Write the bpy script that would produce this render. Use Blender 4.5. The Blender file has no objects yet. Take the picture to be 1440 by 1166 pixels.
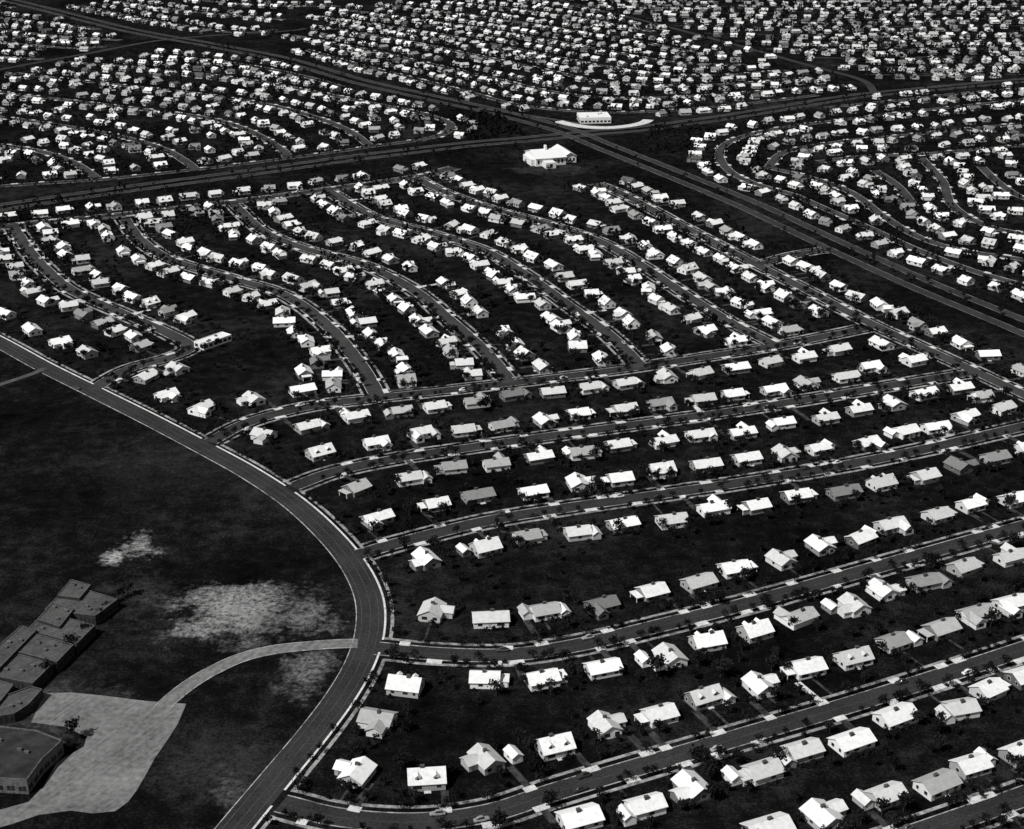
import bpy, math, random
import numpy as np
from mathutils import Vector, kdtree
random.seed(11)
rnd = random.random
# ------------------------------------------------------------------ survey frame
H = 280.0; F = 2130.0; PITCH = math.atan(883.0 / F)
cp, sp = math.cos(PITCH), math.sin(PITCH)
def G(u, v, z=0.0):
    """map-sheet coordinate -> metres on the ground"""
    a = u - 720.0; b = v - 583.0
    t = (H - z) / (F * sp + b * cp)
    return (a * t, (F * cp - b * sp) * t)
def PX(x, y, z=0.0):
    d = y * cp + (H - z) * sp
    return (720 + F * x / d, 583 + F * ((H - z) * cp - y * sp) / d)

sc = bpy.context.scene
col = sc.collection
# ------------------------------------------------------------------ materials
def new_mat(name, rough=0.9):
    m = bpy.data.materials.new(name); m.use_nodes = True
    nt = m.node_tree; b = nt.nodes["Principled BSDF"]
    b.inputs["Roughness"].default_value = rough
    b.inputs["Specular IOR Level"].default_value = 0.15
    return m, nt, b
def ramp(nt, stops, interp='LINEAR'):
    r = nt.nodes.new("ShaderNodeValToRGB"); e = r.color_ramp
    e.interpolation = interp
    while len(e.elements) < len(stops): e.elements.new(0.5)
    for el, (p, c) in zip(e.elements, stops):
        el.position = p; el.color = (c, c, c, 1)
    return r
def noise(nt, scale, detail=3, rough=0.55, coord=None):
    n = nt.nodes.new("ShaderNodeTexNoise")
    n.inputs["Scale"].default_value = scale; n.inputs["Detail"].default_value = detail
    n.inputs["Roughness"].default_value = rough
    if coord is None:
        coord = nt.nodes.new("ShaderNodeNewGeometry").outputs["Position"]
    nt.links.new(coord, n.inputs["Vector"])
    return n.outputs["Fac"]
def mth(nt, op, a, b=None, c=None, clamp=False):
    n = nt.nodes.new("ShaderNodeMath"); n.operation = op; n.use_clamp = clamp
    for i, v in enumerate((a, b, c)):
        if v is None: continue
        if isinstance(v, (int, float)): n.inputs[i].default_value = v
        else: nt.links.new(v, n.inputs[i])
    return n.outputs[0]
def simple(name, lo, hi, scale=0.5, rough=0.9, detail=4, scale2=None, streak=None):
    m, nt, b = new_mat(name, rough)
    f = noise(nt, scale, detail, 0.65)
    if scale2:
        f = mth(nt, 'MULTIPLY_ADD', noise(nt, scale2, 3), 0.5, mth(nt, 'MULTIPLY', f, 0.5))
    if streak is not None:
        mp = nt.nodes.new("ShaderNodeMapping"); mp.vector_type = 'TEXTURE'
        mp.inputs["Rotation"].default_value = (0, 0, streak); mp.inputs["Scale"].default_value = (22, 1.6, 1)
        nt.links.new(nt.nodes.new("ShaderNodeNewGeometry").outputs["Position"], mp.inputs["Vector"])
        f = mth(nt, 'MULTIPLY_ADD', noise(nt, .9, 6, .75, mp.outputs[0]), .35, mth(nt, 'MULTIPLY', f, .65))
    r = ramp(nt, [(0.36, lo), (0.64, hi)])
    nt.links.new(f, r.inputs["Fac"]); nt.links.new(r.outputs["Color"], b.inputs["Base Color"])
    return m
def by_object(name, stops, mul=1.0, nscale=1.2, var=0.25, interp='LINEAR'):
    m, nt, b = new_mat(name)
    oi = nt.nodes.new("ShaderNodeObjectInfo")
    f = mth(nt, 'FRACT', mth(nt, 'MULTIPLY', oi.outputs["Random"], mul))
    r = ramp(nt, stops, interp); nt.links.new(f, r.inputs["Fac"])
    n = noise(nt, nscale, 4, 0.7)
    k = mth(nt, 'MULTIPLY_ADD', n, var * 2, 1 - var)
    mx = nt.nodes.new("ShaderNodeVectorMath"); mx.operation = 'SCALE'
    nt.links.new(r.outputs["Color"], mx.inputs[0]); nt.links.new(k, mx.inputs["Scale"])
    nt.links.new(mx.outputs[0], b.inputs["Base Color"])
    return m
M_roof = by_object("roof_shingles", [(0, .16), (.08, .32), (.2, .5), (.4, .66), (.7, .76), (1, .86)], 1.0, 0.7, 0.38)
M_roofd = by_object("hazed_roof_shingles", [(0, .06), (.3, .22), (.6, .46), (1, .7)], 1.0, 0.9, 0.28)  # greyer shingles for far houses, distance haze put into the roof colour
M_wall = by_object("clapboard", [(0, .10), (.25, .3), (.55, .58), (1, .8)], 7.13, 1.0, 0.15)
M_glass = simple("window_glass", .015, .03, 1.0, 0.2)
M_trim = simple("white_trim", .65, .8, 2)
M_brick = simple("chimney_brick", .04, .10, 3)
M_door = by_object("door_paint", [(0, .03), (1, .4)], 3.7)
M_conc = simple("concrete", .35, .75, 0.25, scale2=2.0)
M_walk = simple("sidewalk_concrete", .03, .42, 0.09, scale2=.5)  # dark noise patches paint in tree shade along with uneven concrete
M_curb = simple("curb_concrete", .04, .55, 0.08, scale2=.4)  # strong noise contrast breaks the line, tree shade put into the colour
M_curbw = simple("new_curb_concrete", .4, .8, 0.15, scale2=1.5)
M_asph = simple("asphalt", .012, .043, 0.05, scale2=1.1, detail=7)
M_asph2 = simple("light_asphalt", .020, .062, 0.05, scale2=1.1, detail=7)
M_park = simple("parkway_asphalt", .016, .042, 0.04, scale2=1.0)
M_seam = simple("pavement_seam", .02, .11, 0.08, scale2=1.0)
M_drive = simple("driveway_gravel", .010, .06, 0.3)
M_line = simple("worn_road_paint", .03, .26, 0.12)
M_leaf = by_object("foliage", [(0, .0030), (1, .013)], 5.3, 1.4, 0.5)
M_bark = simple("bark", .02, .05, 3)
# ------------------------------------------------------------------ mesh builder
class MB:
    def __init__(s): s.v = []; s.f = []; s.m = []; s.mats = []
    def mi(s, mat):
        if mat not in s.mats: s.mats.append(mat)
        return s.mats.index(mat)
    def face(s, pts, mat):
        i = len(s.v); s.v += [tuple(p) for p in pts]
        s.f.append(tuple(range(i, i + len(pts)))); s.m.append(s.mi(mat))
    def hexa(s, p, mat):
        i = len(s.v); s.v += [tuple(q) for q in p]; k = s.mi(mat)
        for f in ((3, 2, 1, 0), (4, 5, 6, 7), (0, 1, 5, 4), (1, 2, 6, 5), (2, 3, 7, 6), (3, 0, 4, 7)):
            s.f.append(tuple(i + j for j in f)); s.m.append(k)
    def box(s, x0, x1, y0, y1, z0, z1, mat):
        s.hexa([(x0, y0, z0), (x1, y0, z0), (x1, y1, z0), (x0, y1, z0), (x0, y0, z1), (x1, y0, z1), (x1, y1, z1), (x0, y1, z1)], mat)
    def gable(s, cx, cy, w, d, ze, zr, axis='x', oh=.4, roof=None, wall=None, th=.16):
        roof = roof or M_roof; wall = wall or M_wall
        def T(a, b, z):
            return (cx + a, cy + b, z) if axis == 'x' else (cx - b, cy + a, z)
        sl = (zr - ze) / (d / 2); L = w / 2 + oh; E = d / 2 + oh; zeo = ze - oh * sl
        for sgn in (1, -1):
            pts = [T(-L, 0, zr), T(L, 0, zr), T(L, sgn * E, zeo), T(-L, sgn * E, zeo)]
            if sgn == 1: pts = pts[::-1]
            top = [(p[0], p[1], p[2] + th) for p in pts]
            s.hexa(pts + top, roof)
        for sgn in (1, -1):
            t = [T(sgn * w / 2, -d / 2, ze), T(sgn * w / 2, d / 2, ze), T(sgn * w / 2, 0, zr - .01)]
            s.face(t, wall)
    def win(s, x, y, z, w, h, nx, ny):
        if ny:
            s.box(x - w / 2 - .1, x + w / 2 + .1, min(y, y + ny * .04), max(y, y + ny * .04), z - .1, z + h + .1, M_trim)
            s.box(x - w / 2, x + w / 2, min(y + ny * .041, y + ny * .06), max(y + ny * .041, y + ny * .06), z, z + h, M_glass)
        else:
            s.box(min(x, x + nx * .04), max(x, x + nx * .04), y - w / 2 - .1, y + w / 2 + .1, z - .1, z + h + .1, M_trim)
            s.box(min(x + nx * .041, x + nx * .06), max(x + nx * .041, x + nx * .06), y - w / 2, y + w / 2, z, z + h, M_glass)
    def mesh(s, name):
        me = bpy.data.meshes.new(name); me.from_pydata(s.v, [], s.f)
        for m in s.mats: me.materials.append(m)
        me.polygons.foreach_set("material_index", s.m); me.update(); return me
    def obj(s, name):
        o = bpy.data.objects.new(name, s.mesh(name)); col.objects.link(o); return o

# ------------------------------------------------------------------ house models (front = -Y)
def walls(b, x0, x1, y0, y1, h): b.box(x0, x1, y0, y1, 0, h, M_wall)
def std_windows(b, w, d, door=-.5):
    y0 = -d / 2
    b.win(-w * .32, y0, 1.0, 1.5, 1.2, 0, -1); b.win(w * .27, y0, .8, 2.6, 1.4, 0, -1)
    b.box(door - .5, door + .5, y0 - .05, y0 - .001, .2, 2.2, M_door)
    b.box(door - 1, door + 1, y0 - 1.2, y0 - .06, 0, .2, M_conc)
    b.win(-w * .3, d / 2, 1.0, 1.4, 1.2, 0, 1); b.win(w * .1, d / 2, 1.0, 1.8, 1.2, 0, 1); b.win(w * .38, d / 2, 1.0, 1.0, 1.2, 0, 1)
    for sx in (-1, 1):
        b.win(sx * w / 2, -d * .2, 1.0, 1.3, 1.2, sx, 0); b.win(sx * w / 2, d * .25, 1.0, 1.0, 1.2, sx, 0)
def chimney(b, x, y, zt): b.box(x - .6, x + .6, y - .45, y + .45, 2.6, zt, M_brick); b.box(x - .66, x + .66, y - .5, y + .5, zt, zt + .12, M_brick)
def house(kind, roof):
    b = MB()
    if kind == 0:
        walls(b, -5.9, 5.9, -3.8, 3.8, 2.6); b.gable(0, 0, 11.8, 7.6, 2.6, 4.5, 'x', .45, roof); std_windows(b, 11.8, 7.6); chimney(b, .6, .3, 5.3)
    elif kind == 1:
        walls(b, -5.6, 4.2, -3.8, 3.8, 2.6); b.gable(-.7, 0, 9.8, 7.6, 2.6, 4.7, 'x', .45, roof); chimney(b, -1, .2, 5.5)
        b.win(-3.6, -3.8, 1, 1.5, 1.2, 0, -1); b.win(2, -3.8, .8, 2.4, 1.4, 0, -1); b.box(-1.4, -.4, -3.85, -3.801, .2, 2.2, M_door)
        b.win(-5.6, 0, 1, 1.4, 1.2, -1, 0); b.win(-2, 3.8, 1, 1.6, 1.2, 0, 1)
        for py in (-2.2, 2.2): b.box(7.2, 7.4, py - .1, py + .1, 0, 2.15, M_trim)
        b.box(4.72, 7.6, -2.7, 2.7, 2.15, 2.32, roof); b.box(4.3, 7.1, 2.3, 2.5, .0, 2.1, M_wall)
    elif kind == 2:
        walls(b, -5.6, 5.6, -2.6, 4.4, 2.6); b.gable(0, .9, 11.2, 7.0, 2.6, 4.5, 'x', .4, roof)
        walls(b, 1.2, 5.4, -6.2, -2.603, 2.55); b.gable(3.3, -3.0, 6.4, 4.2, 2.55, 4.1, 'y', .4, roof)
        chimney(b, -1.0, 1.1, 5.4); b.win(3.3, -6.2, .9, 2.0, 1.3, 0, -1); b.win(-3.4, -2.6, .9, 2.0, 1.3, 0, -1)
        b.box(-1, 0, -2.65, -2.601, .2, 2.2, M_door); b.win(-5.6, 1, 1, 1.4, 1.2, -1, 0); b.win(5.6, 2, 1, 1.4, 1.2, 1, 0)
    elif kind == 3:
        walls(b, -5.2, 5.2, -3.9, 3.9, 2.6); b.gable(0, 0, 10.4, 7.8, 2.6, 5.5, 'x', .35, roof); std_windows(b, 10.4, 7.8, 0); chimney(b, 1.2, .2, 6.2)
        for dx in (-2.6, 2.6):
            b.box(dx - .8, dx + .8, -3.0, -.9, 2.9, 4.3, M_wall); b.gable(dx, -1.75, 2.5, 1.6, 4.3, 4.95, 'y', .18, roof, th=.08); b.win(dx, -3.0, 3.35, .8, .8, 0, -1)
    elif kind == 4:
        walls(b, -6.6, 3.2, -3.7, 3.7, 2.6); b.gable(-1.7, 0, 9.8, 7.4, 2.6, 4.5, 'x', .4, roof); chimney(b, -1.7, .4, 5.3)
        b.box(3.203, 6.8, -1.2, 4.6, 0, 2.3, M_wall); b.gable(5.2, 1.7, 5.8, 3.6, 2.3, 3.5, 'y', .3, roof)
        b.box(4.0, 6.2, -1.25, -1.203, 0, 2.0, M_trim)
        b.win(-4.6, -3.7, 1, 1.6, 1.2, 0, -1); b.win(1, -3.7, .8, 2.4, 1.4, 0, -1); b.box(-2.2, -1.2, -3.75, -3.701, .2, 2.2, M_door)
        b.win(-6.6, 0, 1, 1.4, 1.2, -1, 0); b.win(-2, 3.7, 1, 1.6, 1.2, 0, 1)
    elif kind == 5:
        walls(b, -4.4, 3.2, -5.0, 5.0, 2.6); b.gable(-.6, 0, 10.0, 7.6, 2.6, 4.6, 'y', .4, roof)
        b.box(3.203, 6.6, -1.0, 4.0, 0, 2.4, M_wall); b.gable(4.6, 1.5, 4.2, 5.0, 2.4, 3.7, 'x', .35, roof)
        chimney(b, -.4, .6, 5.3); b.win(-2.2, -5.0, .9, 2.0, 1.3, 0, -1); b.win(1.4, -5.0, .9, 1.6, 1.3, 0, -1)
        b.box(4.4, 5.4, -1.05, -1.003, .2, 2.2, M_door); b.win(-4.4, 0, 1, 1.4, 1.2, -1, 0); b.win(-1, 5.0, 1, 1.6, 1.2, 0, 1)
    return b.mesh(("cape_cod_house" if kind == 3 else "ranch_house") + "_mesh")
HM = [house(k, M_roof) for k in range(6)]
HMd = [house(k, M_roofd) for k in range(6)]
def garage_mesh():
    b = MB(); b.box(-1.9, 1.9, -2.9, 2.9, 0, 2.3, M_wall); b.gable(0, 0, 5.8, 3.8, 2.3, 3.4, 'y', .3)
    b.box(-1.3, 1.3, -2.95, -2.901, 0, 2.0, M_trim); b.win(1.9, 0, 1, 1, .9, 1, 0); return b.mesh("garage_mesh")
GM = garage_mesh()

# ------------------------------------------------------------------ roads
def spline(P, step=4.0):
    P = [np.array(p, float) for p in P]
    Q = [2 * P[0] - P[1]] + P + [2 * P[-1] - P[-2]]; out = []
    for i in range(1, len(Q) - 2):
        a, b, c, d = Q[i - 1:i + 3]
        for t in np.linspace(0, 1, 24, endpoint=False):
            out.append(.5 * ((2 * b) + (c - a) * t + (2 * a - 5 * b + 4 * c - d) * t * t + (3 * b - a - 3 * c + d) * t ** 3))
    out.append(Q[-2]); out = np.array(out)
    s = np.r_[0, np.cumsum(np.linalg.norm(np.diff(out, axis=0), axis=1))]
    n = max(2, int(s[-1] / step)); t = np.linspace(0, s[-1], n)
    return np.c_[np.interp(t, s, out[:, 0]), np.interp(t, s, out[:, 1])]
def normals(P):
    T = np.gradient(P, axis=0); T /= np.linalg.norm(T, axis=1)[:, None] + 1e-9
    return np.c_[-T[:, 1], T[:, 0]]
ROADS = []
def road(name, pts, hw=4.0, mat=None, sides='LR', walk=True, auto=True, dual=0, far=False, dim=False):
    P = spline([G(*p) for p in pts]); N = normals(P)
    ROADS.append(dict(name=name, P=P, N=N, hw=hw, mat=mat or M_asph, sides=sides, walk=walk, auto=auto, dual=dual, far=far, dim=dim))
road("collector_road", [(-160, 405), (-60, 452), (0, 482), (60, 515), (130, 550), (210, 590), (290, 632), (350, 665), (410, 705), (460, 750), (497, 795), (518, 840), (520, 885), (507, 930), (480, 978), (440, 1032), (390, 1092), (340, 1152), (285, 1220), (230, 1290)], 5.0, M_asph, walk='A', auto=False)
road("street", [(395, 1130), (480, 1150), (590, 1156), (690, 1143), (780, 1114), (900, 1078), (1050, 1034), (1200, 990), (1330, 949), (1440, 913), (1600, 860)], auto='x')
road("street", [(530, 912), (620, 920), (720, 921), (820, 906), (920, 882), (1040, 852), (1180, 813), (1300, 779), (1440, 740), (1600, 697)], auto='x')
road("street", [(505, 780), (560, 764), (680, 734), (800, 714), (920, 697), (1060, 676), (1180, 656), (1300, 632), (1440, 600), (1600, 565)], auto='x')
road("street", [(412, 685), (470, 664), (560, 645), (680, 627), (800, 610), (920, 594), (1040, 577), (1160, 558), (1280, 538), (1372, 523)], auto=False)
road("street", [(295, 622), (350, 594), (430, 573), (520, 561), (640, 548), (760, 534), (880, 519), (980, 504), (1100, 485), (1215, 462)], auto=False)
road("street", [(1130, 1230), (1240, 1190), (1340, 1155), (1440, 1120), (1600, 1062)], auto='x')
road("street", [(838, 258), (880, 275), (960, 318), (1060, 370), (1150, 416), (1220, 453), (1300, 490), (1372, 523), (1440, 555), (1600, 630)], mat=M_asph2)
road("street", [(532, 558), (505, 512), (460, 458), (400, 415), (320, 390), (240, 365), (198, 338), (175, 308)], mat=M_asph2)
road("street", [(718, 538), (682, 495), (632, 450), (580, 407), (510, 372), (430, 350), (370, 325), (328, 287)], mat=M_asph2)
road("street", [(902, 516), (855, 470), (800, 430), (740, 387), (680, 352), (600, 326), (520, 303), (462, 268)], mat=M_asph2)
road("street", [(1090, 486), (1030, 455), (960, 412), (900, 372), (840, 338), (760, 312), (680, 290), (620, 268), (585, 250)], mat=M_asph2)
road("street", [(130, 548), (180, 520), (240, 503), (266, 488), (235, 468), (170, 440), (100, 408), (60, 375), (35, 345), (18, 318)], mat=M_asph2, auto='h0')
road("street", [(-120, 335), (0, 320), (60, 313), (175, 302), (330, 284), (465, 266), (580, 250), (640, 236)], 3.8)
road("street", [(1068, 372), (1120, 358), (1175, 350)], 3.5, auto=False)
road("footpath", [(-60, 560), (0, 541), (45, 526), (62, 518)], 1.8, M_seam, walk=False, auto=False)
J = [(-120, 312), (0, 292), (100, 277), (200, 263), (350, 243), (500, 222), (650, 204), (740, 196), (830, 187), (900, 181), (1000, 168), (1100, 152), (1200, 136), (1320, 124), (1440, 113), (1600, 100)]
K = [(-40, -12), (60, 12), (180, 42), (300, 64), (400, 84), (500, 113), (600, 136), (700, 158), (790, 182), (850, 206), (950, 246), (1050, 287), (1110, 315), (1180, 348), (1300, 402), (1440, 460), (1600, 530)]
road("parkway", J, 3.6, M_park, walk=False, auto=False, dual=7.5)
road("parkway", K, 3.8, M_park, walk=False, auto=False, dual=8.5)
road("parkway", [(-60, 112), (0, 98), (120, 76), (240, 55), (400, 44), (430, 40)], 4, M_park, walk=False, auto=False)
road("parkway", [(760, -6), (900, 28), (1030, 62), (1130, 90), (1210, 112), (1230, 130)], 4, M_park, walk=False, auto=False)
road("access_road", [(672, 152), (740, 162), (790, 170), (850, 178), (912, 174)], 3, M_asph2, walk=False, auto=False)
fr = dict(far=True)
road("street", [(-40, 265), (60, 258), (150, 252), (290, 237), (420, 221), (540, 204), (600, 196)], 3.5, sides='L', **fr)
road("street", [(-80, 195), (0, 204), (60, 214), (105, 230), (135, 250)], mat=M_asph2, **fr)
road("street", [(-80, 155), (0, 165), (80, 176), (160, 190), (225, 208), (262, 228), (275, 240)], mat=M_asph2, **fr)
road("street", [(-60, 122), (0, 130), (100, 142), (200, 154), (290, 166), (350, 184), (395, 210), (405, 223)], mat=M_asph2, **fr)
road("street", [(20, 103), (150, 118), (260, 130), (370, 146), (440, 164), (490, 184), (518, 204)], mat=M_asph2, **fr)
road("street", [(90, 87), (220, 98), (330, 110), (430, 127), (530, 147), (595, 160), (632, 174), (625, 188), (590, 198)], mat=M_asph2, **fr)
road("street", [(200, 76), (320, 88), (420, 106), (480, 122)], **fr)
for pts in ([(430, 70), (500, 90), (580, 110), (660, 130), (730, 148), (820, 157), (920, 157), (1050, 146), (1150, 134)],
            [(410, 50), (500, 67), (600, 89), (700, 112), (780, 130), (860, 138), (960, 136), (1080, 128), (1190, 120)],
            [(440, 36), (560, 56), (660, 76), (760, 97), (850, 115), (950, 121), (1060, 116), (1160, 108)],
            [(440, 22), (580, 42), (700, 64), (800, 84), (900, 101), (1000, 106), (1110, 99)],
            [(470, 12), (620, 32), (740, 51), (850, 71), (950, 88), (1050, 92)],
            [(540, 6), (680, 24), (790, 41), (890, 57), (980, 75)],
            [(620, 2), (740, 15), (840, 30), (920, 45)],
            [(720, -2), (790, 6), (860, 18)]):
    road("street", pts, 3.6, **fr)
for pts in ([(-60, 75), (0, 80), (60, 84)], [(-60, 55), (0, 60), (100, 68), (150, 66)], [(-60, 36), (0, 42), (90, 52), (170, 57)],
            [(-60, 18), (0, 25), (80, 33), (140, 42)], [(-40, 2), (20, 11)], [(110, 8), (220, 30), (330, 46), (390, 42)],
            [(160, 2), (280, 18), (400, 28)], [(250, -2), (370, 8), (480, 9)]):
    road("street", pts, 3.6, **fr)
for pts in ([(1118, 275), (1060, 258), (1025, 240), (1012, 216), (1032, 197), (1090, 182), (1160, 172), (1250, 161), (1350, 150), (1500, 134)],
            [(1080, 236), (1150, 253), (1200, 273), (1240, 303), (1290, 333), (1350, 352), (1440, 366), (1600, 395)],
            [(1080, 236), (1105, 214), (1180, 200), (1280, 190), (1380, 180), (1500, 168)],
            [(1150, 228), (1220, 220), (1300, 217), (1380, 210), (1500, 200)],
            [(1295, 222), (1325, 255), (1338, 288), (1380, 315), (1440, 330), (1550, 350)],
            [(1230, 240), (1262, 262), (1285, 290)],
            [(1380, 235), (1410, 262), (1450, 282), (1550, 300)],
            [(1160, 152), (1260, 142), (1360, 131), (1500, 120)],
            [(1118, 275), (1165, 296), (1220, 320), (1290, 352), (1370, 382), (1450, 405), (1560, 440)]):
    road("street", pts, 3.6, mat=M_asph2, **fr)
for k in range(11):
    v0 = -2 + 9.2 * k + k * k * .16
    x0 = 780 + (v0 + 6) * 3.9
    road("street", [(x0, v0 - 1), (x0 + 160, v0 + 2), (1300, v0 + 1 - k * .3), (1440, v0 - 1), (1560, v0 - 4)], 3.2, walk=False, far=True, dim=True)

kd_pts = []
for i, r in enumerate(ROADS):
    offs = (0,) if not r['dual'] else (-r['dual'], r['dual'])
    for o in offs:
        for p, n in zip(r['P'], r['N']): kd_pts.append((p[0] + n[0] * o, p[1] + n[1] * o, i, r['hw'], n, o))
kd = kdtree.KDTree(len(kd_pts))
for j, q in enumerate(kd_pts): kd.insert((q[0], q[1], 0), j)
kd.balance()
def on_road(x, y, ignore, margin):
    for co, j, d in kd.find_range((x, y, 0), 6 + margin + 3):
        if kd_pts[j][2] != ignore and d < kd_pts[j][3] + margin: return True
    return False
def ribbon(mb, P, N, o1, o2, z, mat, skirt=0.0, skip=None):
    for i in range(len(P) - 1):
        if skip is not None and skip[i]: continue
        a, b = P[i], P[i + 1]; na, nb = N[i], N[i + 1]
        p = [(a[0] + na[0] * o1, a[1] + na[1] * o1), (b[0] + nb[0] * o1, b[1] + nb[1] * o1), (b[0] + nb[0] * o2, b[1] + nb[1] * o2), (a[0] + na[0] * o2, a[1] + na[1] * o2)]
        mb.face([(x, y, z) for x, y in p], mat)
        if skirt:
            for (q, w) in ((0, 1), (2, 3)):
                mb.face([(p[q][0], p[q][1], z - skirt), (p[w][0], p[w][1], z - skirt), (p[w][0], p[w][1], z), (p[q][0], p[q][1], z)], mat)
walkmb = MB(); curbmb = MB(); linemb = MB()
for i, r in enumerate(ROADS):
    z = .03 + .004 * i; r['z'] = z; mb = MB(); P, N, hw = r['P'], r['N'], r['hw']
    offs = (0,) if not r['dual'] else (-r['dual'], r['dual'])
    for o in offs: ribbon(mb, P, N, o - hw, o + hw, z, r['mat'], .03)
    mb.obj(r['name'])
    if r['walk']:
        for sgn in (1, -1):
            A = r['walk'] == 'A'
            def skipper(off, marg):
                return [on_road((P[k][0] + P[k + 1][0]) / 2 + N[k][0] * off, (P[k][1] + P[k + 1][1]) / 2 + N[k][1] * off, i, marg) for k in range(len(P) - 1)]
            o = sgn * (hw + .15)
            sk = skipper(o, .6)
            ribbon(curbmb, P, N, sgn * (hw + .01), sgn * (hw + (.75 if (A and sgn == 1) else .35)), z + .12, M_curbw if (A and sgn == 1) else M_curb, .15, sk)
            if not r['far'] and not (A and sgn == -1):
                w0 = hw + 2.3
                ribbon(walkmb, P, N, sgn * w0, sgn * (w0 + 1.3), z + .1, M_walk, .13, skipper(sgn * (w0 + .6), 1.0))
    if r['name'] == 'collector_road':
        for o in (-3.2, 0, 3.0): ribbon(linemb, P, N, o - .09, o + .09, z + .006, M_seam)
    elif r['name'] == 'street' and not r['far']: ribbon(linemb, P, N, -.07, .07, z + .0015, M_seam)
    if r['dual']:
        for o in offs:
            for e in (-1, 1): ribbon(linemb, P, N, o + e * (hw - .3) - .2, o + e * (hw - .3) + .2, z + .006, M_line)

# ------------------------------------------------------------------ houses
cells = {}
def near_house(x, y, r):
    cx, cy = int(x // 20), int(y // 20)
    for i in range(cx - 1, cx + 2):
        for j in range(cy - 1, cy + 2):
            for (a, b) in cells.get((i, j), ()):
                if (a - x) ** 2 + (b - y) ** 2 < r * r: return True
    return False
def reg(x, y): cells.setdefault((int(x // 20), int(y // 20)), []).append((x, y))
apr = MB(); drv = MB(); HOUSES = []
def near_road(x, y):
    best = None
    for co, j, d in kd.find_n((x, y, 0), 12):
        if ROADS[kd_pts[j][2]]['name'] == 'street': best = j; break
    if best is None: best = kd.find((x, y, 0))[1]
    return best
def rect(mb, c, t, n, a0, a1, b0, b1, z, mat, sk=.05):
    q = [(c[0] + t[0] * a + n[0] * b, c[1] + t[1] * a + n[1] * b) for a, b in ((a0, b0), (a1, b0), (a1, b1), (a0, b1))]
    mb.hexa([(x, y, z - sk) for x, y in q] + [(x, y, z) for x, y in q], mat)
def add_house(x, y, dim=False, small=False, kind=None, j=None, drive=True, sz=1.0, jit=.05):
    if j is None: j = near_road(x, y)
    rx, ry, ri, hw, n, off = kd_pts[j]; r = ROADS[ri]
    s = 1 if (x - rx) * n[0] + (y - ry) * n[1] > 0 else -1
    d = (-n[0] * s, -n[1] * s)
    rot = math.atan2(d[1], d[0]) + math.pi / 2 + random.gauss(0, jit)
    if kind is None: kind = random.choice([0, 0, 1, 1, 2, 2, 3, 4, 4, 5, 5])
    if jit > .1 and rnd() < .3: rot += math.pi / 2
    nm = "garage" if small else ("cape_cod_house" if kind == 3 else "ranch_house")
    hazed = dim or (rnd() < (.5 if y > 1500 else (.25 if y > 1100 else 0)))  # farther houses more often get the roof with haze painted in
    o = bpy.data.objects.new(nm, GM if small else (HMd if hazed else HM)[kind]); col.objects.link(o)
    o.location = (x, y, 0); sx = random.uniform(.93, 1.08) * sz; fl = random.choice((-1, 1))
    o.rotation_euler = (0, 0, rot); o.scale = (sx * fl, random.uniform(.95, 1.06) * (1 + sz) / 2, random.uniform(.95, 1.05))
    reg(x, y); HOUSES.append((x, y, rot, dim))
    if drive and not small and not r['dual'] and r['name'] == 'street' and not dim:
        dist = abs((x - rx) * n[0] + (y - ry) * n[1])
        t = (-n[1], n[0]); nn = (-d[0], -d[1]); c = (rx + t[0] * ((x - rx) * t[0] + (y - ry) * t[1]), ry + t[1] * ((x - rx) * t[0] + (y - ry) * t[1]))
        a = random.choice((-1, 1)) * random.uniform(5.2, 6.6)
        z = r['z'] + .125
        if dist < 34:
            if not on_road(c[0] + t[0] * a + nn[0] * (hw + 3), c[1] + t[1] * a + nn[1] * (hw + 3), ri, 2):
                aw = random.uniform(1.6, 2.9)
                rect(apr, c, t, nn, a - aw, a + aw, hw - .3, hw + 2.3, z, M_conc, .12)
                if rnd() < .6 and not r['far']: rect(drv, c, t, nn, a - 1.2, a + 1.2, hw + 2.3, dist - 4.5 + 4 * rnd(), z - .005, M_drive if rnd() < .94 else M_conc, .1)
                if rnd() < .3 and not r['far']: rect(drv, c, t, nn, -.5, .5, hw + 3.7, dist - 5, z - .01, M_drive, .1)
rows = """500,1085 600,1092 682,1066 780,1047 853,1018 925,1003 990,978 1070,962 1132,937 1200,923 1258,900 1322,883 1375,862 1425,848
815,1148 900,1133 972,1105 1070,1082 1122,1055 1198,1040 1260,1005 1345,995 1392,967 1445,948
1080,1162 1160,1145 1240,1118 1318,1100 1372,1072 1436,1056
570,962 530,1010 685,952 765,952 848,937 940,922 995,900 1062,885 1122,865 1200,850 1243,828 1305,815 1357,795 1420,780
610,858 690,868 760,858 848,850 915,830 983,817 1035,797 1100,785 1155,765 1215,754 1255,738 1320,722 1370,707 1428,700
598,785 683,768 743,752 818,746 876,735 945,730 1002,712 1062,710 1122,695 1187,690 1240,678 1300,668 1350,653 1400,642 1445,630
532,728 612,707 672,695 750,690 815,678 870,672 930,660 993,652 1050,643 1105,637 1155,628 1222,622 1270,606 1318,600 1360,584 1410,572
500,685 580,670 636,655 697,650 757,640 820,635 871,624 932,618 985,610 1042,606 1097,593 1160,586 1207,574 1255,566 1300,552 1348,543
450,635 530,622 592,608 653,603 710,596 767,590 815,580 877,574 930,567 987,560 1032,553 1090,547 1135,538 1190,528 1225,515 1285,505
370,610 437,597 500,583 560,577 613,570 670,563 724,553 777,550 833,543 883,537 937,528 985,523 1035,516 1085,507 1130,500 1178,490 1240,482
235,555 285,573 355,560 425,547 428,523
5,440 45,462 85,480 122,494 -45,415 205,528 248,517"""
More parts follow.
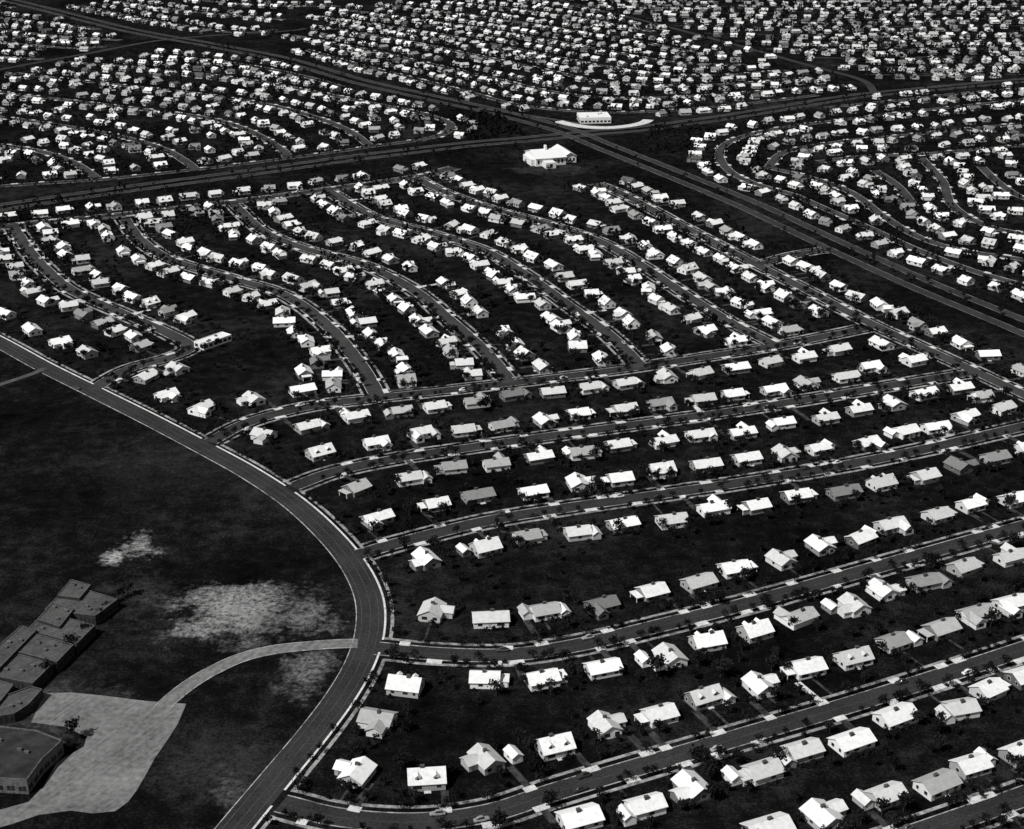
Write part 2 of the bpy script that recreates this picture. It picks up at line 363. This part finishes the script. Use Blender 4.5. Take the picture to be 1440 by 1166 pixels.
for line in rows.split("\n"):
    for tok in line.split():
        u, v = map(float, tok.split(","))
        x, y = G(u, v, 2.4)
        add_house(x, y, kind=5 if (u, v) in ((610, 858), (500, 1085), (530, 1010)) else None, sz=1.03, jit=.07)
NEAR_N = len(HOUSES)
for u, v in ((792, 858), (905, 926), (652, 773), (1030, 1090), (722, 1060), (1020, 978), (1285, 897), (1168, 852), (1395, 860), (800, 636), (1000, 612), (612, 610)):
    x, y = G(u, v, 1.8); add_house(x, y, small=True)
def inpoly(x, y, poly):
    c = False; n = len(poly)
    for i in range(n):
        x1, y1 = poly[i]; x2, y2 = poly[(i + 1) % n]
        if (y1 > y) != (y2 > y) and x < (x2 - x1) * (y - y1) / (y2 - y1) + x1: c = not c
    return c
NOGO = [[G(*p) for p in q] for q in ([(640, 250), (650, 205), (840, 195), (850, 243), (760, 248)], [(780, 160), (930, 160), (930, 190), (780, 190)], [(270, 510), (268, 450), (340, 450), (375, 500), (330, 530)])]
base_i = 0
for i, r in enumerate(ROADS):
    nkd = len(r['P']) * (2 if r['dual'] else 1)
    if r['auto']:
        P, N = r['P'], r['N']; fa = r['far']
        for sgn in (1, -1):
            if r['sides'] == 'L' and sgn == -1: continue
            s = 3.0 + rnd() * 2
            while s < len(P) - 2:
                k = int(s); pitch = (19.8 if fa else 18.6) / 4 * (1.0 + random.gauss(0, .09))
                off = sgn * (19.5 + random.gauss(0, 2.2 if fa else 1.8))
                x = P[k][0] + N[k][0] * off; y = P[k][1] + N[k][1] * off
                u, v = PX(x, y)
                ok = True
                if r['auto'] == 'x' and u < 1460 and v < 1175: ok = False
                if r['auto'] == 'h0' and v > 492: ok = False
                if ok and any(inpoly(x, y, q) for q in NOGO): ok = False
                if ok and on_road(x, y, i, 7.5): ok = False
                if ok and near_house(x, y, 14.4): ok = False
                if ok and rnd() < (.06 if fa else .01): s += pitch; continue
                if ok:
                    add_house(x, y, dim=r['dim'], j=base_i + k, sz=random.uniform(.7, .94) if fa else random.uniform(.82, 1.0), jit=.18 if fa else .14); s += pitch
                else: s += .5
    base_i += nkd
for poly, n in (([(1090, 200), (1440, 160), (1520, 200), (1520, 410), (1440, 395), (1250, 320), (1150, 270)], 900),
                ([(0, 110), (200, 70), (420, 95), (640, 170), (560, 200), (0, 270)], 900),
                ([(430, 30), (700, 0), (860, 10), (1180, 105), (1150, 140), (800, 160), (600, 125)], 700)):
    W = [G(*p) for p in poly]; xs = [p[0] for p in W]; ys = [p[1] for p in W]
    for q in range(n):
        x = random.uniform(min(xs), max(xs)); y = random.uniform(min(ys), max(ys))
        if inpoly(x, y, W) and not near_house(x, y, 17.5) and not on_road(x, y, -1, 7.5): add_house(x, y, sz=random.uniform(.65, .85), jit=.2, drive=False)
apr.obj("driveway_apron"); drv.obj("driveway")

# ------------------------------------------------------------------ trees
def tree_mesh(seed, h=4.5, cr=1.6, n=150, leaf=.42):
    R = random.Random(seed); b = MB()
    def limb(p, q, r0, r1):
        p = Vector(p); q = Vector(q); d = (q - p).normalized(); a = d.orthogonal().normalized(); c = d.cross(a)
        for k in range(5):
            t0, t1 = 2 * math.pi * k / 5, 2 * math.pi * (k + 1) / 5
            e0 = a * math.cos(t0) + c * math.sin(t0); e1 = a * math.cos(t1) + c * math.sin(t1)
            b.face([p + e0 * r0, p + e1 * r0, q + e1 * r1, q + e0 * r1], M_bark)
    limb((0, 0, 0), (0, 0, h * .55), .13, .08)
    cl = []
    for k in range(6):
        a = k * 1.1 + R.random(); rr = cr * R.uniform(.35, .75); z = h * R.uniform(.55, .88)
        q = (math.cos(a) * rr, math.sin(a) * rr, z); limb((0, 0, h * R.uniform(.35, .52)), q, .06, .02); cl.append(q)
    cl.append((0, 0, h * .9))
    for k in range(n):
        c = Vector(R.choice(cl)); c += Vector((R.gauss(0, 1), R.gauss(0, 1), R.gauss(0, .8))) * cr * .3
        a = Vector((R.gauss(0, 1), R.gauss(0, 1), R.gauss(0, 1))).normalized(); e = a.orthogonal().normalized(); g = a.cross(e)
        s = leaf * R.uniform(.6, 1.3)
        b.face([c - e * s, c - g * s * .7, c + e * s, c + g * s * .7], M_leaf)
    return b.mesh("tree_mesh")
TM = [tree_mesh(1), tree_mesh(2, 5.2, 1.9), tree_mesh(3, 3.8, 1.3, 110, .38), tree_mesh(4, 7.5, 3.0, 240, .65)]
def shrub_mesh(seed):
    R = random.Random(seed); b = MB()
    for k in range(70):
        a = R.random() * 6.3; rr = abs(R.gauss(0, .55)); z = R.uniform(.1, 1.2) * (1.2 - rr * .6)
        c = Vector((math.cos(a) * rr * 1.5, math.sin(a) * rr * .8, max(.1, z)))
        q = Vector((R.gauss(0, 1), R.gauss(0, 1), R.gauss(0, 1))).normalized(); e = q.orthogonal().normalized(); g = q.cross(e); s = R.uniform(.18, .38)
        b.face([c - e * s, c - g * s, c + e * s, c + g * s], M_leaf)
    return b.mesh("shrub_mesh")
SM = [shrub_mesh(7), shrub_mesh(8)]
far_trees = []
def add_tree(x, y, kind=None, s=1.0):
    if on_road(x, y, -1, .3): return
    if y > 900: far_trees.append((x, y, s * (1.6 if kind == 3 else 1))); return
    me = random.choice(TM[:3]) if kind is None else TM[kind]
    o = bpy.data.objects.new("young_tree" if kind != 3 else "shade_tree", me); col.objects.link(o)
    o.location = (x, y, 0); o.rotation_euler = (0, 0, rnd() * 6.3); q = s * random.uniform(.7, 1.15); o.scale = (q, q, q * random.uniform(.9, 1.1))
for r in ROADS:
    if r['name'] != 'street' and r['name'] != 'collector_road': continue
    P, N = r['P'], r['N']
    if r['dim']: continue
    for k in range(1, len(P) - 1):
        for sgn in (1, -1):
            if r['name'] == 'collector_road' and sgn == -1: continue
            if rnd() < (.55 if not r['far'] else .4):
                off = sgn * (r['hw'] + 1.4 + (rnd() < .3) * 3.5)
                add_tree(P[k][0] + N[k][0] * off + random.uniform(-1.5, 1.5), P[k][1] + N[k][1] * off + random.uniform(-1, 1) * .4, None, .92)
for hi, (x, y, rot, dim) in enumerate(HOUSES):
    near = hi < NEAR_N
    for q in range(7 if near else 6):
        if rnd() < (.7 if near else .8):
            a = rnd() * 6.3; d = random.uniform(6.5, 15)
            X, Y = x + math.cos(a) * d, y + math.sin(a) * d
            if near_house(X, Y, 6.3): continue
            if not near and rnd() < .35: add_tree(X, Y, 3, random.uniform(.6, 1.0))
            elif near and rnd() < .2: add_tree(X, Y, 3, random.uniform(.45, .8))
            else: add_tree(X, Y, None, random.uniform(.7, 1.15) * (1.25 if not near else 1.05))
    if near:
        for q in range(5):
            lx = random.uniform(-5.5, 5.5); ly = random.choice((-1, 1)) * random.uniform(4.9, 5.6) if rnd() < .75 else random.uniform(-13, -8)
            X = x + lx * math.cos(rot) - ly * math.sin(rot); Y = y + lx * math.sin(rot) + ly * math.cos(rot)
            if on_road(X, Y, -1, .5): continue
            o = bpy.data.objects.new("shrub", random.choice(SM)); col.objects.link(o); o.location = (X, Y, 0); o.rotation_euler = (0, 0, rot + random.uniform(-.4, .4))
            q2 = random.uniform(.7, 1.4); o.scale = (q2, q2, q2)
def scatter(poly, n, s0, s1):
    W = [G(*p) for p in poly]; xs = [p[0] for p in W]; ys = [p[1] for p in W]; c = 0
    while c < n:
        x = random.uniform(min(xs), max(xs)); y = random.uniform(min(ys), max(ys)); c += 1
        if inpoly(x, y, W) and not near_house(x, y, 8): add_tree(x, y, 3 if s0 > 1.2 else None, random.uniform(s0, s1))
scatter([(650, 165), (700, 165), (735, 190), (660, 198)], 200, 1.0, 1.7)
scatter([(905, 185), (985, 172), (985, 200), (960, 235), (900, 210)], 140, .8, 1.6)
scatter([(860, 205), (1100, 305), (1440, 452), (1440, 470), (1080, 312), (850, 215)], 260, .8, 1.4)
scatter([(0, 286), (640, 198), (640, 215), (0, 302)], 480, .7, 1.4)
scatter([(300, 58), (800, 178), (790, 192), (290, 72)], 480, .7, 1.5)
scatter([(930, 240), (1440, 440), (1440, 478), (1050, 305)], 260, .6, 1.3)
scatter([(1000, 15), (1440, 0), (1440, 110), (1230, 108)], 520, 1.0, 1.7)
scatter([(640, 205), (840, 195), (850, 240), (640, 245)], 80, .5, 1.0)
scatter([(270, 510), (268, 450), (340, 450), (375, 500), (330, 530)], 40, .6, 1.1)
scatter([(1000, 160), (1440, 105), (1440, 125), (1000, 178)], 300, .6, 1.3)
scatter([(640, 800), (1000, 745), (1440, 660), (1440, 690), (1000, 780), (640, 840)], 120, .5, 1.0)
for u, v in ((160, 848), (172, 842), (142, 872), (120, 895), (100, 915), (85, 935), (66, 950), (150, 862), (98, 1052), (105, 1040), (180, 838)):
    x, y = G(u, v); add_tree(x, y, None, 1.2)
mb = MB()
for (x, y, s) in far_trees:
    h = 4.5 * s; cr = 1.8 * s
    for k in range(11):
        c = Vector((x + random.gauss(0, .45) * cr, y + random.gauss(0, .45) * cr, h * random.uniform(.3, 1)))
        a = Vector((random.gauss(0, 1), random.gauss(0, 1), random.gauss(0, 1))).normalized(); e = a.orthogonal().normalized() * cr * .45; g = a.cross(e)
        mb.face([c - e, c - g, c + e, c + g], M_leaf)
    mb.face([(x - .15, y, 0), (x + .15, y, 0), (x, y, h * .7)], M_bark)
mb.obj("distant_trees")

curbmb.obj("curb"); walkmb.obj("sidewalk"); linemb.obj("road_markings")

# ------------------------------------------------------------------ school complex, car park
M_flat = simple("tar_gravel_roof", .03, .105, .10, scale2=.9, streak=.9)
M_flatd = simple("dark_roof", .016, .04, .2)
M_lot = simple("worn_concrete_lot", .055, .25, .045, scale2=.5, streak=1.05, detail=7)
M_bw = simple("pale_brick", .06, .14, 1)
M_db = simple("dark_brick", .02, .04, 1)
def slab(name, pts, z, mat, thick=.05):
    W = [G(*p) for p in pts]; b = MB(); n = len(W)
    b.face([(x, y, z) for x, y in W], mat)
    for i in range(n):
        a, c = W[i], W[(i + 1) % n]; b.face([(a[0], a[1], z - thick), (c[0], c[1], z - thick), (c[0], c[1], z), (a[0], a[1], z)], mat)
    return b.obj(name)
def flat_building(name, pts, h, roof, wall, para=.4, worldpts=False, b=None, cap=None):
    W = pts if worldpts else [G(p[0], p[1], h) for p in pts]; n = len(W); own = b is None
    if own: b = MB()
    ar = sum(W[i][0] * W[(i + 1) % n][1] - W[(i + 1) % n][0] * W[i][1] for i in range(n))
    if ar < 0: W = W[::-1]
    cx = sum(p[0] for p in W) / n; cy = sum(p[1] for p in W) / n
    W = [(cx + (x - cx) * .995, cy + (y - cy) * .995) for x, y in W]
    b.face([(x, y, h) for x, y in W], roof)
    for i in range(n):
        a = Vector(W[i]); c = Vector(W[(i + 1) % n]); e = c - a; L = e.length
        if L < .1: continue
        t = e / L; nn = Vector((t.y, -t.x))
        b.face([(a.x, a.y, 0), (c.x, c.y, 0), (c.x, c.y, h + para), (a.x, a.y, h + para)], wall)
        i0 = a - nn * .3; i1 = c - nn * .3
        b.face([(a.x, a.y, h + para), (c.x, c.y, h + para), (i1.x, i1.y, h + para), (i0.x, i0.y, h + para)], cap or M_bw)
        b.face([(i1.x, i1.y, h), (i0.x, i0.y, h), (i0.x, i0.y, h + para), (i1.x, i1.y, h + para)], wall)
        m = int(L // 3.2)
        for k in range(m):
            s0 = (k + .5) * L / m - 1.2; p = a + t * s0 + nn * .03; q = a + t * (s0 + 2.4) + nn * .03
            b.face([(p.x, p.y, 1.0), (q.x, q.y, 1.0), (q.x, q.y, 2.7), (p.x, p.y, 2.7)], M_glass)
            mid = (p + q) / 2 + nn * .02
            b.face([(mid.x - t.x * .06, mid.y - t.y * .06, 1.0), (mid.x + t.x * .06, mid.y + t.y * .06, 1.0), (mid.x + t.x * .06, mid.y + t.y * .06, 2.7), (mid.x - t.x * .06, mid.y - t.y * .06, 2.7)], M_bw)
    for k in range(3):
        i = random.randrange(n); u = random.uniform(.2, .6)
        x = cx + (W[i][0] - cx) * u; y = cy + (W[i][1] - cy) * u
        b.box(x - .7, x + .7, y - .5, y + .5, h + .003, h + .8, M_bw)
    if own: return b.obj(name)
sb = MB()
for q, h in (([(62, 858), (98, 822), (166, 843), (134, 867)], 3.9), ([(80, 838), (100, 815), (128, 823), (112, 842)], 4.9), ([(38, 886), (63, 860), (134, 880), (108, 906)], 3.7), ([(52, 872), (74, 848), (104, 857), (84, 882)], 4.6), ([(12, 914), (38, 888), (104, 907), (80, 932)], 4.0), ([(-25, 948), (12, 916), (74, 934), (46, 962)], 3.7), ([(-80, 1005), (-27, 950), (20, 963), (-14, 1005)], 3.9), ([(-60, 960), (30, 880), (52, 886), (-20, 960)], 4.8)):
    flat_building("", q, h, M_flat, M_db, .25, b=sb)
sb.obj("school_building")
flat_building("school_annex", [(-60, 1012), (0, 1022), (52, 1028), (88, 1042), (60, 1068), (38, 1098), (-60, 1092)], 5.0, M_flatd, M_bw)
flat_building("school_wing", [(-40, 992), (10, 978), (44, 966), (60, 970), (40, 992), (20, 1005), (-40, 1014)], 3.2, M_flat, M_db)
slab("car_park", [(62, 975), (100, 974), (150, 979), (205, 986), (262, 990), (250, 1018), (236, 1040), (218, 1066), (205, 1090), (192, 1112), (180, 1128), (162, 1141), (130, 1144), (100, 1140), (55, 1146), (20, 1158), (-40, 1175), (-40, 1150), (40, 1128), (62, 1105), (80, 1072), (118, 1050), (122, 1036), (90, 1022), (44, 1016)], .06, M_lot)
P = spline([G(*p) for p in ((503, 905), (470, 906), (430, 909), (385, 914), (340, 925), (300, 943), (268, 962), (240, 984), (225, 1000))]); N = normals(P)
mb = MB(); ribbon(mb, P, N, -2.7, 2.7, .075, M_lot, .05); mb.obj("school_driveway")
mb = MB()
for e in (-1, 1): ribbon(mb, P, N, e * 2.7, e * 3.0, .17, M_curb, .15)
mb.obj("driveway_curb")
def hall():
    b = MB()
    b.box(-15, 9, -6, 6, 0, 5, M_trim); b.gable(-3, 0, 24, 12, 5, 8, 'x', .5, M_trim, M_trim)
    b.box(9.003, 19, -4, 9, 0, 4.2, M_trim); b.gable(14, 2.5, 13, 10, 4.2, 6.4, 'y', .4, M_trim, M_trim)
    b.box(-18, -15.003, -5, 4, 0, 4, M_trim); b.box(-10, -2, -10, -6.003, 0, 3.6, M_trim)
    for x in range(-13, 9, 4): b.win(x, 6, 1.5, 1.6, 2.2, 0, 1)
    for x in (-13, 0, 3, 6): b.win(x, -6, 1.5, 1.6, 2.2, 0, -1)
    for x in (11, 14, 17): b.win(x, -4, 1.2, 1.4, 1.8, 0, -1)
    b.win(-6, -10, 0.6, 2.4, 2.2, 0, -1); b.box(-4, -2.6, -1, .4, 6.5, 10.5, M_trim)
    return b.obj("community_hall")
o = hall(); x, y = G(772, 227); o.location = (x, y, 0); o.rotation_euler = (0, 0, .3); o.scale = (1.05, 2.4, 1.3)
cx, cy = G(835, 170)
def R2(cx, cy, w, d, a): return [(cx + i * w / 2 * math.cos(a) - j * d / 2 * math.sin(a), cy + i * w / 2 * math.sin(a) + j * d / 2 * math.cos(a)) for i, j in ((-1, -1), (1, -1), (1, 1), (-1, 1))]
flat_building("shopping_center", R2(cx, cy, 28, 24, .1), 5, M_trim, M_trim, .5, True, cap=M_trim)
P = spline([G(*p) for p in ((785, 171), (805, 176), (830, 179.5), (860, 180), (888, 177), (905, 173), (912, 169))]); N = normals(P)
mb = MB(); ribbon(mb, P, N, -5, 5, .45, M_conc, .4); mb.obj("shopping_center_forecourt")
cx, cy = G(300, 484)
flat_building("community_pool_house", R2(cx, cy, 20, 8, .9), 3.4, M_trim, M_trim, .3, True, cap=M_trim)

# ------------------------------------------------------------------ cars
M_car = by_object("car_paint", [(0, .02), (.5, .06), (.75, .3), (1, .7)], 2.7, 1, .05)
M_tyre = simple("tyre_rubber", .015, .025)
def car():
    b = MB()
    def loft(st, mat, topmat=None):
        prev = None
        for (x, w, z0, z1) in st:
            ring = [(x, -w * .9, z0), (x, -w, z0 + (z1 - z0) * .35), (x, -w * .93, z0 + (z1 - z0) * .75), (x, -w * .62, z1), (x, w * .62, z1), (x, w * .93, z0 + (z1 - z0) * .75), (x, w, z0 + (z1 - z0) * .35), (x, w * .9, z0)]
            if prev:
                for k in range(8):
                    q = (k + 1) % 8; m = topmat if (topmat and k in (3,)) else mat
                    b.face([prev[k], prev[q], ring[q], ring[k]], m)
            else: b.face(ring, mat)
            prev = ring
        b.face(prev[::-1], mat)
    loft([(-2.45, .6, .45, .75), (-2.2, .82, .3, .95), (-1.2, .92, .28, 1.05), (0, .92, .28, 1.08), (1.1, .9, .28, 1.08), (2.0, .8, .3, .98), (2.4, .6, .42, .8)], M_car)
    loft([(-1.75, .55, 1.0, 1.1), (-1.1, .72, 1.04, 1.55), (-.3, .76, 1.06, 1.68), (.4, .72, 1.06, 1.6), (.85, .62, 1.06, 1.12)], M_glass, M_car)
    for x in (-1.45, 1.5):
        for s in (-1, 1):
            ring = [(x + .34 * math.cos(a * math.pi / 5), .34 + .34 * math.sin(a * math.pi / 5)) for a in range(10)]
            b.face([(p, s * .95, z) for p, z in ring], M_tyre)
            for k in range(10):
                p, q = ring[k], ring[(k + 1) % 10]; b.face([(p[0], s * .72, p[1]), (q[0], s * .72, q[1]), (q[0], s * .95, q[1]), (p[0], s * .95, p[1])], M_tyre)
    return b.mesh("sedan_mesh")
CM = car()
for r in ROADS[:14]:
    if r['name'] not in ('street', 'collector_road'): continue
    P, N = r['P'], r['N']
    for k in range(4, len(P) - 4):
        if rnd() < (.09 if r['name'] == 'street' else .01):
            sg = random.choice((-1, 1)); x = P[k][0] + N[k][0] * sg * (r['hw'] - 1.2); y = P[k][1] + N[k][1] * sg * (r['hw'] - 1.2)
            o = bpy.data.objects.new("parked_car", CM); col.objects.link(o); o.location = (x, y, r['z'])
            o.rotation_euler = (0, 0, math.atan2(-N[k][0], N[k][1]) + (math.pi if sg > 0 else 0))

# ------------------------------------------------------------------ ground
m, nt, b = new_mat("grass_ground", 1.0)
b.inputs["Specular IOR Level"].default_value = 0.0
pos = nt.nodes.new("ShaderNodeNewGeometry").outputs["Position"]
f = mth(nt, 'ADD', mth(nt, 'MULTIPLY', noise(nt, .014, 5, .6, pos), .30), mth(nt, 'ADD', mth(nt, 'MULTIPLY', noise(nt, .13, 6, .75, pos), .35), mth(nt, 'MULTIPLY', noise(nt, 1.0, 4, .8, pos), .35)))
gr = ramp(nt, [(.40, .0015), (.5, .0060), (.60, .026)]); nt.links.new(f, gr.inputs["Fac"])
cur = gr.outputs["Color"]
NB = mth(nt, 'ADD', mth(nt, 'MULTIPLY', noise(nt, .045, 8, .72, pos), .65), mth(nt, 'MULTIPLY', noise(nt, .35, 6, .75, pos), .35))
NF = noise(nt, .45, 7, .85, pos)
def blob(cur, u, v, ru, rv, rot, amt, val, thr=.42):
    cx, cy = G(u, v); x1, _ = G(u + ru, v); _, y1 = G(u, v - rv)
    mp = nt.nodes.new("ShaderNodeMapping"); mp.vector_type = 'TEXTURE'
    mp.inputs["Location"].default_value = (cx, cy, 0); mp.inputs["Rotation"].default_value = (0, 0, rot); mp.inputs["Scale"].default_value = (abs(x1 - cx), abs(y1 - cy), 1000)
    nt.links.new(pos, mp.inputs["Vector"])
    l = nt.nodes.new("ShaderNodeVectorMath"); l.operation = 'LENGTH'; nt.links.new(mp.outputs[0], l.inputs[0])
    w = mth(nt, 'SUBTRACT', 1, l.outputs["Value"], clamp=True)
    q = mth(nt, 'ADD', mth(nt, 'MULTIPLY', w, .9), mth(nt, 'MULTIPLY_ADD', NB, 3.6, -1.8))
    q = mth(nt, 'MULTIPLY', mth(nt, 'SUBTRACT', q, thr), 2.2, clamp=True)
    q = mth(nt, 'MULTIPLY', q, mth(nt, 'MULTIPLY', w, 6, clamp=True))
    q = mth(nt, 'MULTIPLY', q, mth(nt, 'MULTIPLY_ADD', NF, 4.5, -1.75, clamp=True))
    q = mth(nt, 'MULTIPLY', q, amt, clamp=True)
    mx = nt.nodes.new("ShaderNodeMix"); mx.data_type = 'RGBA'
    nt.links.new(q, mx.inputs[0]); nt.links.new(cur, mx.inputs[6]); mx.inputs[7].default_value = (val, val, val, 1)
    return mx.outputs[2]
for a in ((345, 868, 190, 68, 0, .8, .16, .30), (325, 862, 105, 50, 0, 1.0, .34, .24), (400, 870, 120, 34, 0, .8, .22, .22), (192, 770, 50, 34, .5, 1.0, .45, .34), (160, 785, 24, 16, 0, 1, .45, .2), (435, 945, 60, 54, 0, .9, .2, .30), (190, 835, 110, 60, 0, .3, .12, .4),
          (300, 1080, 200, 90, 0, .3, .1, .35), (60, 1000, 160, 70, 0, .4, .15, .3), (250, 660, 260, 90, 0, .14, .1, .35), (770, 238, 90, 12, 0, .3, .15, .3), (330, 1125, 60, 60, .3, .5, .2, .40), (1100, 150, 200, 12, 0, .25, .1, .35)):
    cur = blob(cur, *a)
nt.links.new(cur, b.inputs["Base Color"])
xs = [-9000, -4000, -2000] + list(range(-1400, 1401, 200)) + [2000, 4000, 9000]; ys = [-3000, -1000, 0] + list(range(200, 3001, 200)) + [4000, 6000, 9000, 14000]
V = [(x, y, 0) for y in ys for x in xs]; nx = len(xs)
me = bpy.data.meshes.new("ground"); me.from_pydata(V, [], [(j * nx + i, j * nx + i + 1, (j + 1) * nx + i + 1, (j + 1) * nx + i) for j in range(len(ys) - 1) for i in range(nx - 1)])
me.materials.append(m); o = bpy.data.objects.new("ground", me); col.objects.link(o)

# ------------------------------------------------------------------ light, sky, camera
S = Vector((-.70, -.60, 1.10)).normalized()
sun = bpy.data.lights.new("sun", 'SUN'); sun.energy = 4.3; sun.angle = math.radians(.5); sun.color = (1, .995, .985)
so = bpy.data.objects.new("sun", sun); col.objects.link(so); so.rotation_euler = S.to_track_quat('Z', 'Y').to_euler(); so.location = (0, 0, 600)
w = bpy.data.worlds.new("World"); sc.world = w; w.use_nodes = True; nt = w.node_tree
bg = nt.nodes["Background"]; sky = nt.nodes.new("ShaderNodeTexSky"); sky.sky_type = 'NISHITA'; sky.sun_disc = False
sky.sun_elevation = math.asin(S.z); sky.sun_rotation = math.atan2(S.x, S.y)
bw = nt.nodes.new("ShaderNodeRGBToBW"); nt.links.new(sky.outputs[0], bw.inputs[0]); nt.links.new(bw.outputs[0], bg.inputs["Color"]); bg.inputs["Strength"].default_value = .06
cam = bpy.data.cameras.new("camera"); co = bpy.data.objects.new("camera", cam); col.objects.link(co); sc.camera = co
cam.sensor_width = 36; cam.sensor_fit = 'HORIZONTAL'; cam.lens = 36 * F / 1440; cam.clip_end = 30000; cam.clip_start = 1
co.location = (0, 0, H); co.rotation_euler = (math.pi / 2 - PITCH, 0, 0)
sc.view_settings.view_transform = 'Standard'; sc.view_settings.look = 'None'; sc.view_settings.exposure = 0
print("houses", len(HOUSES), "far trees", len(far_trees), "objs", len(bpy.data.objects))
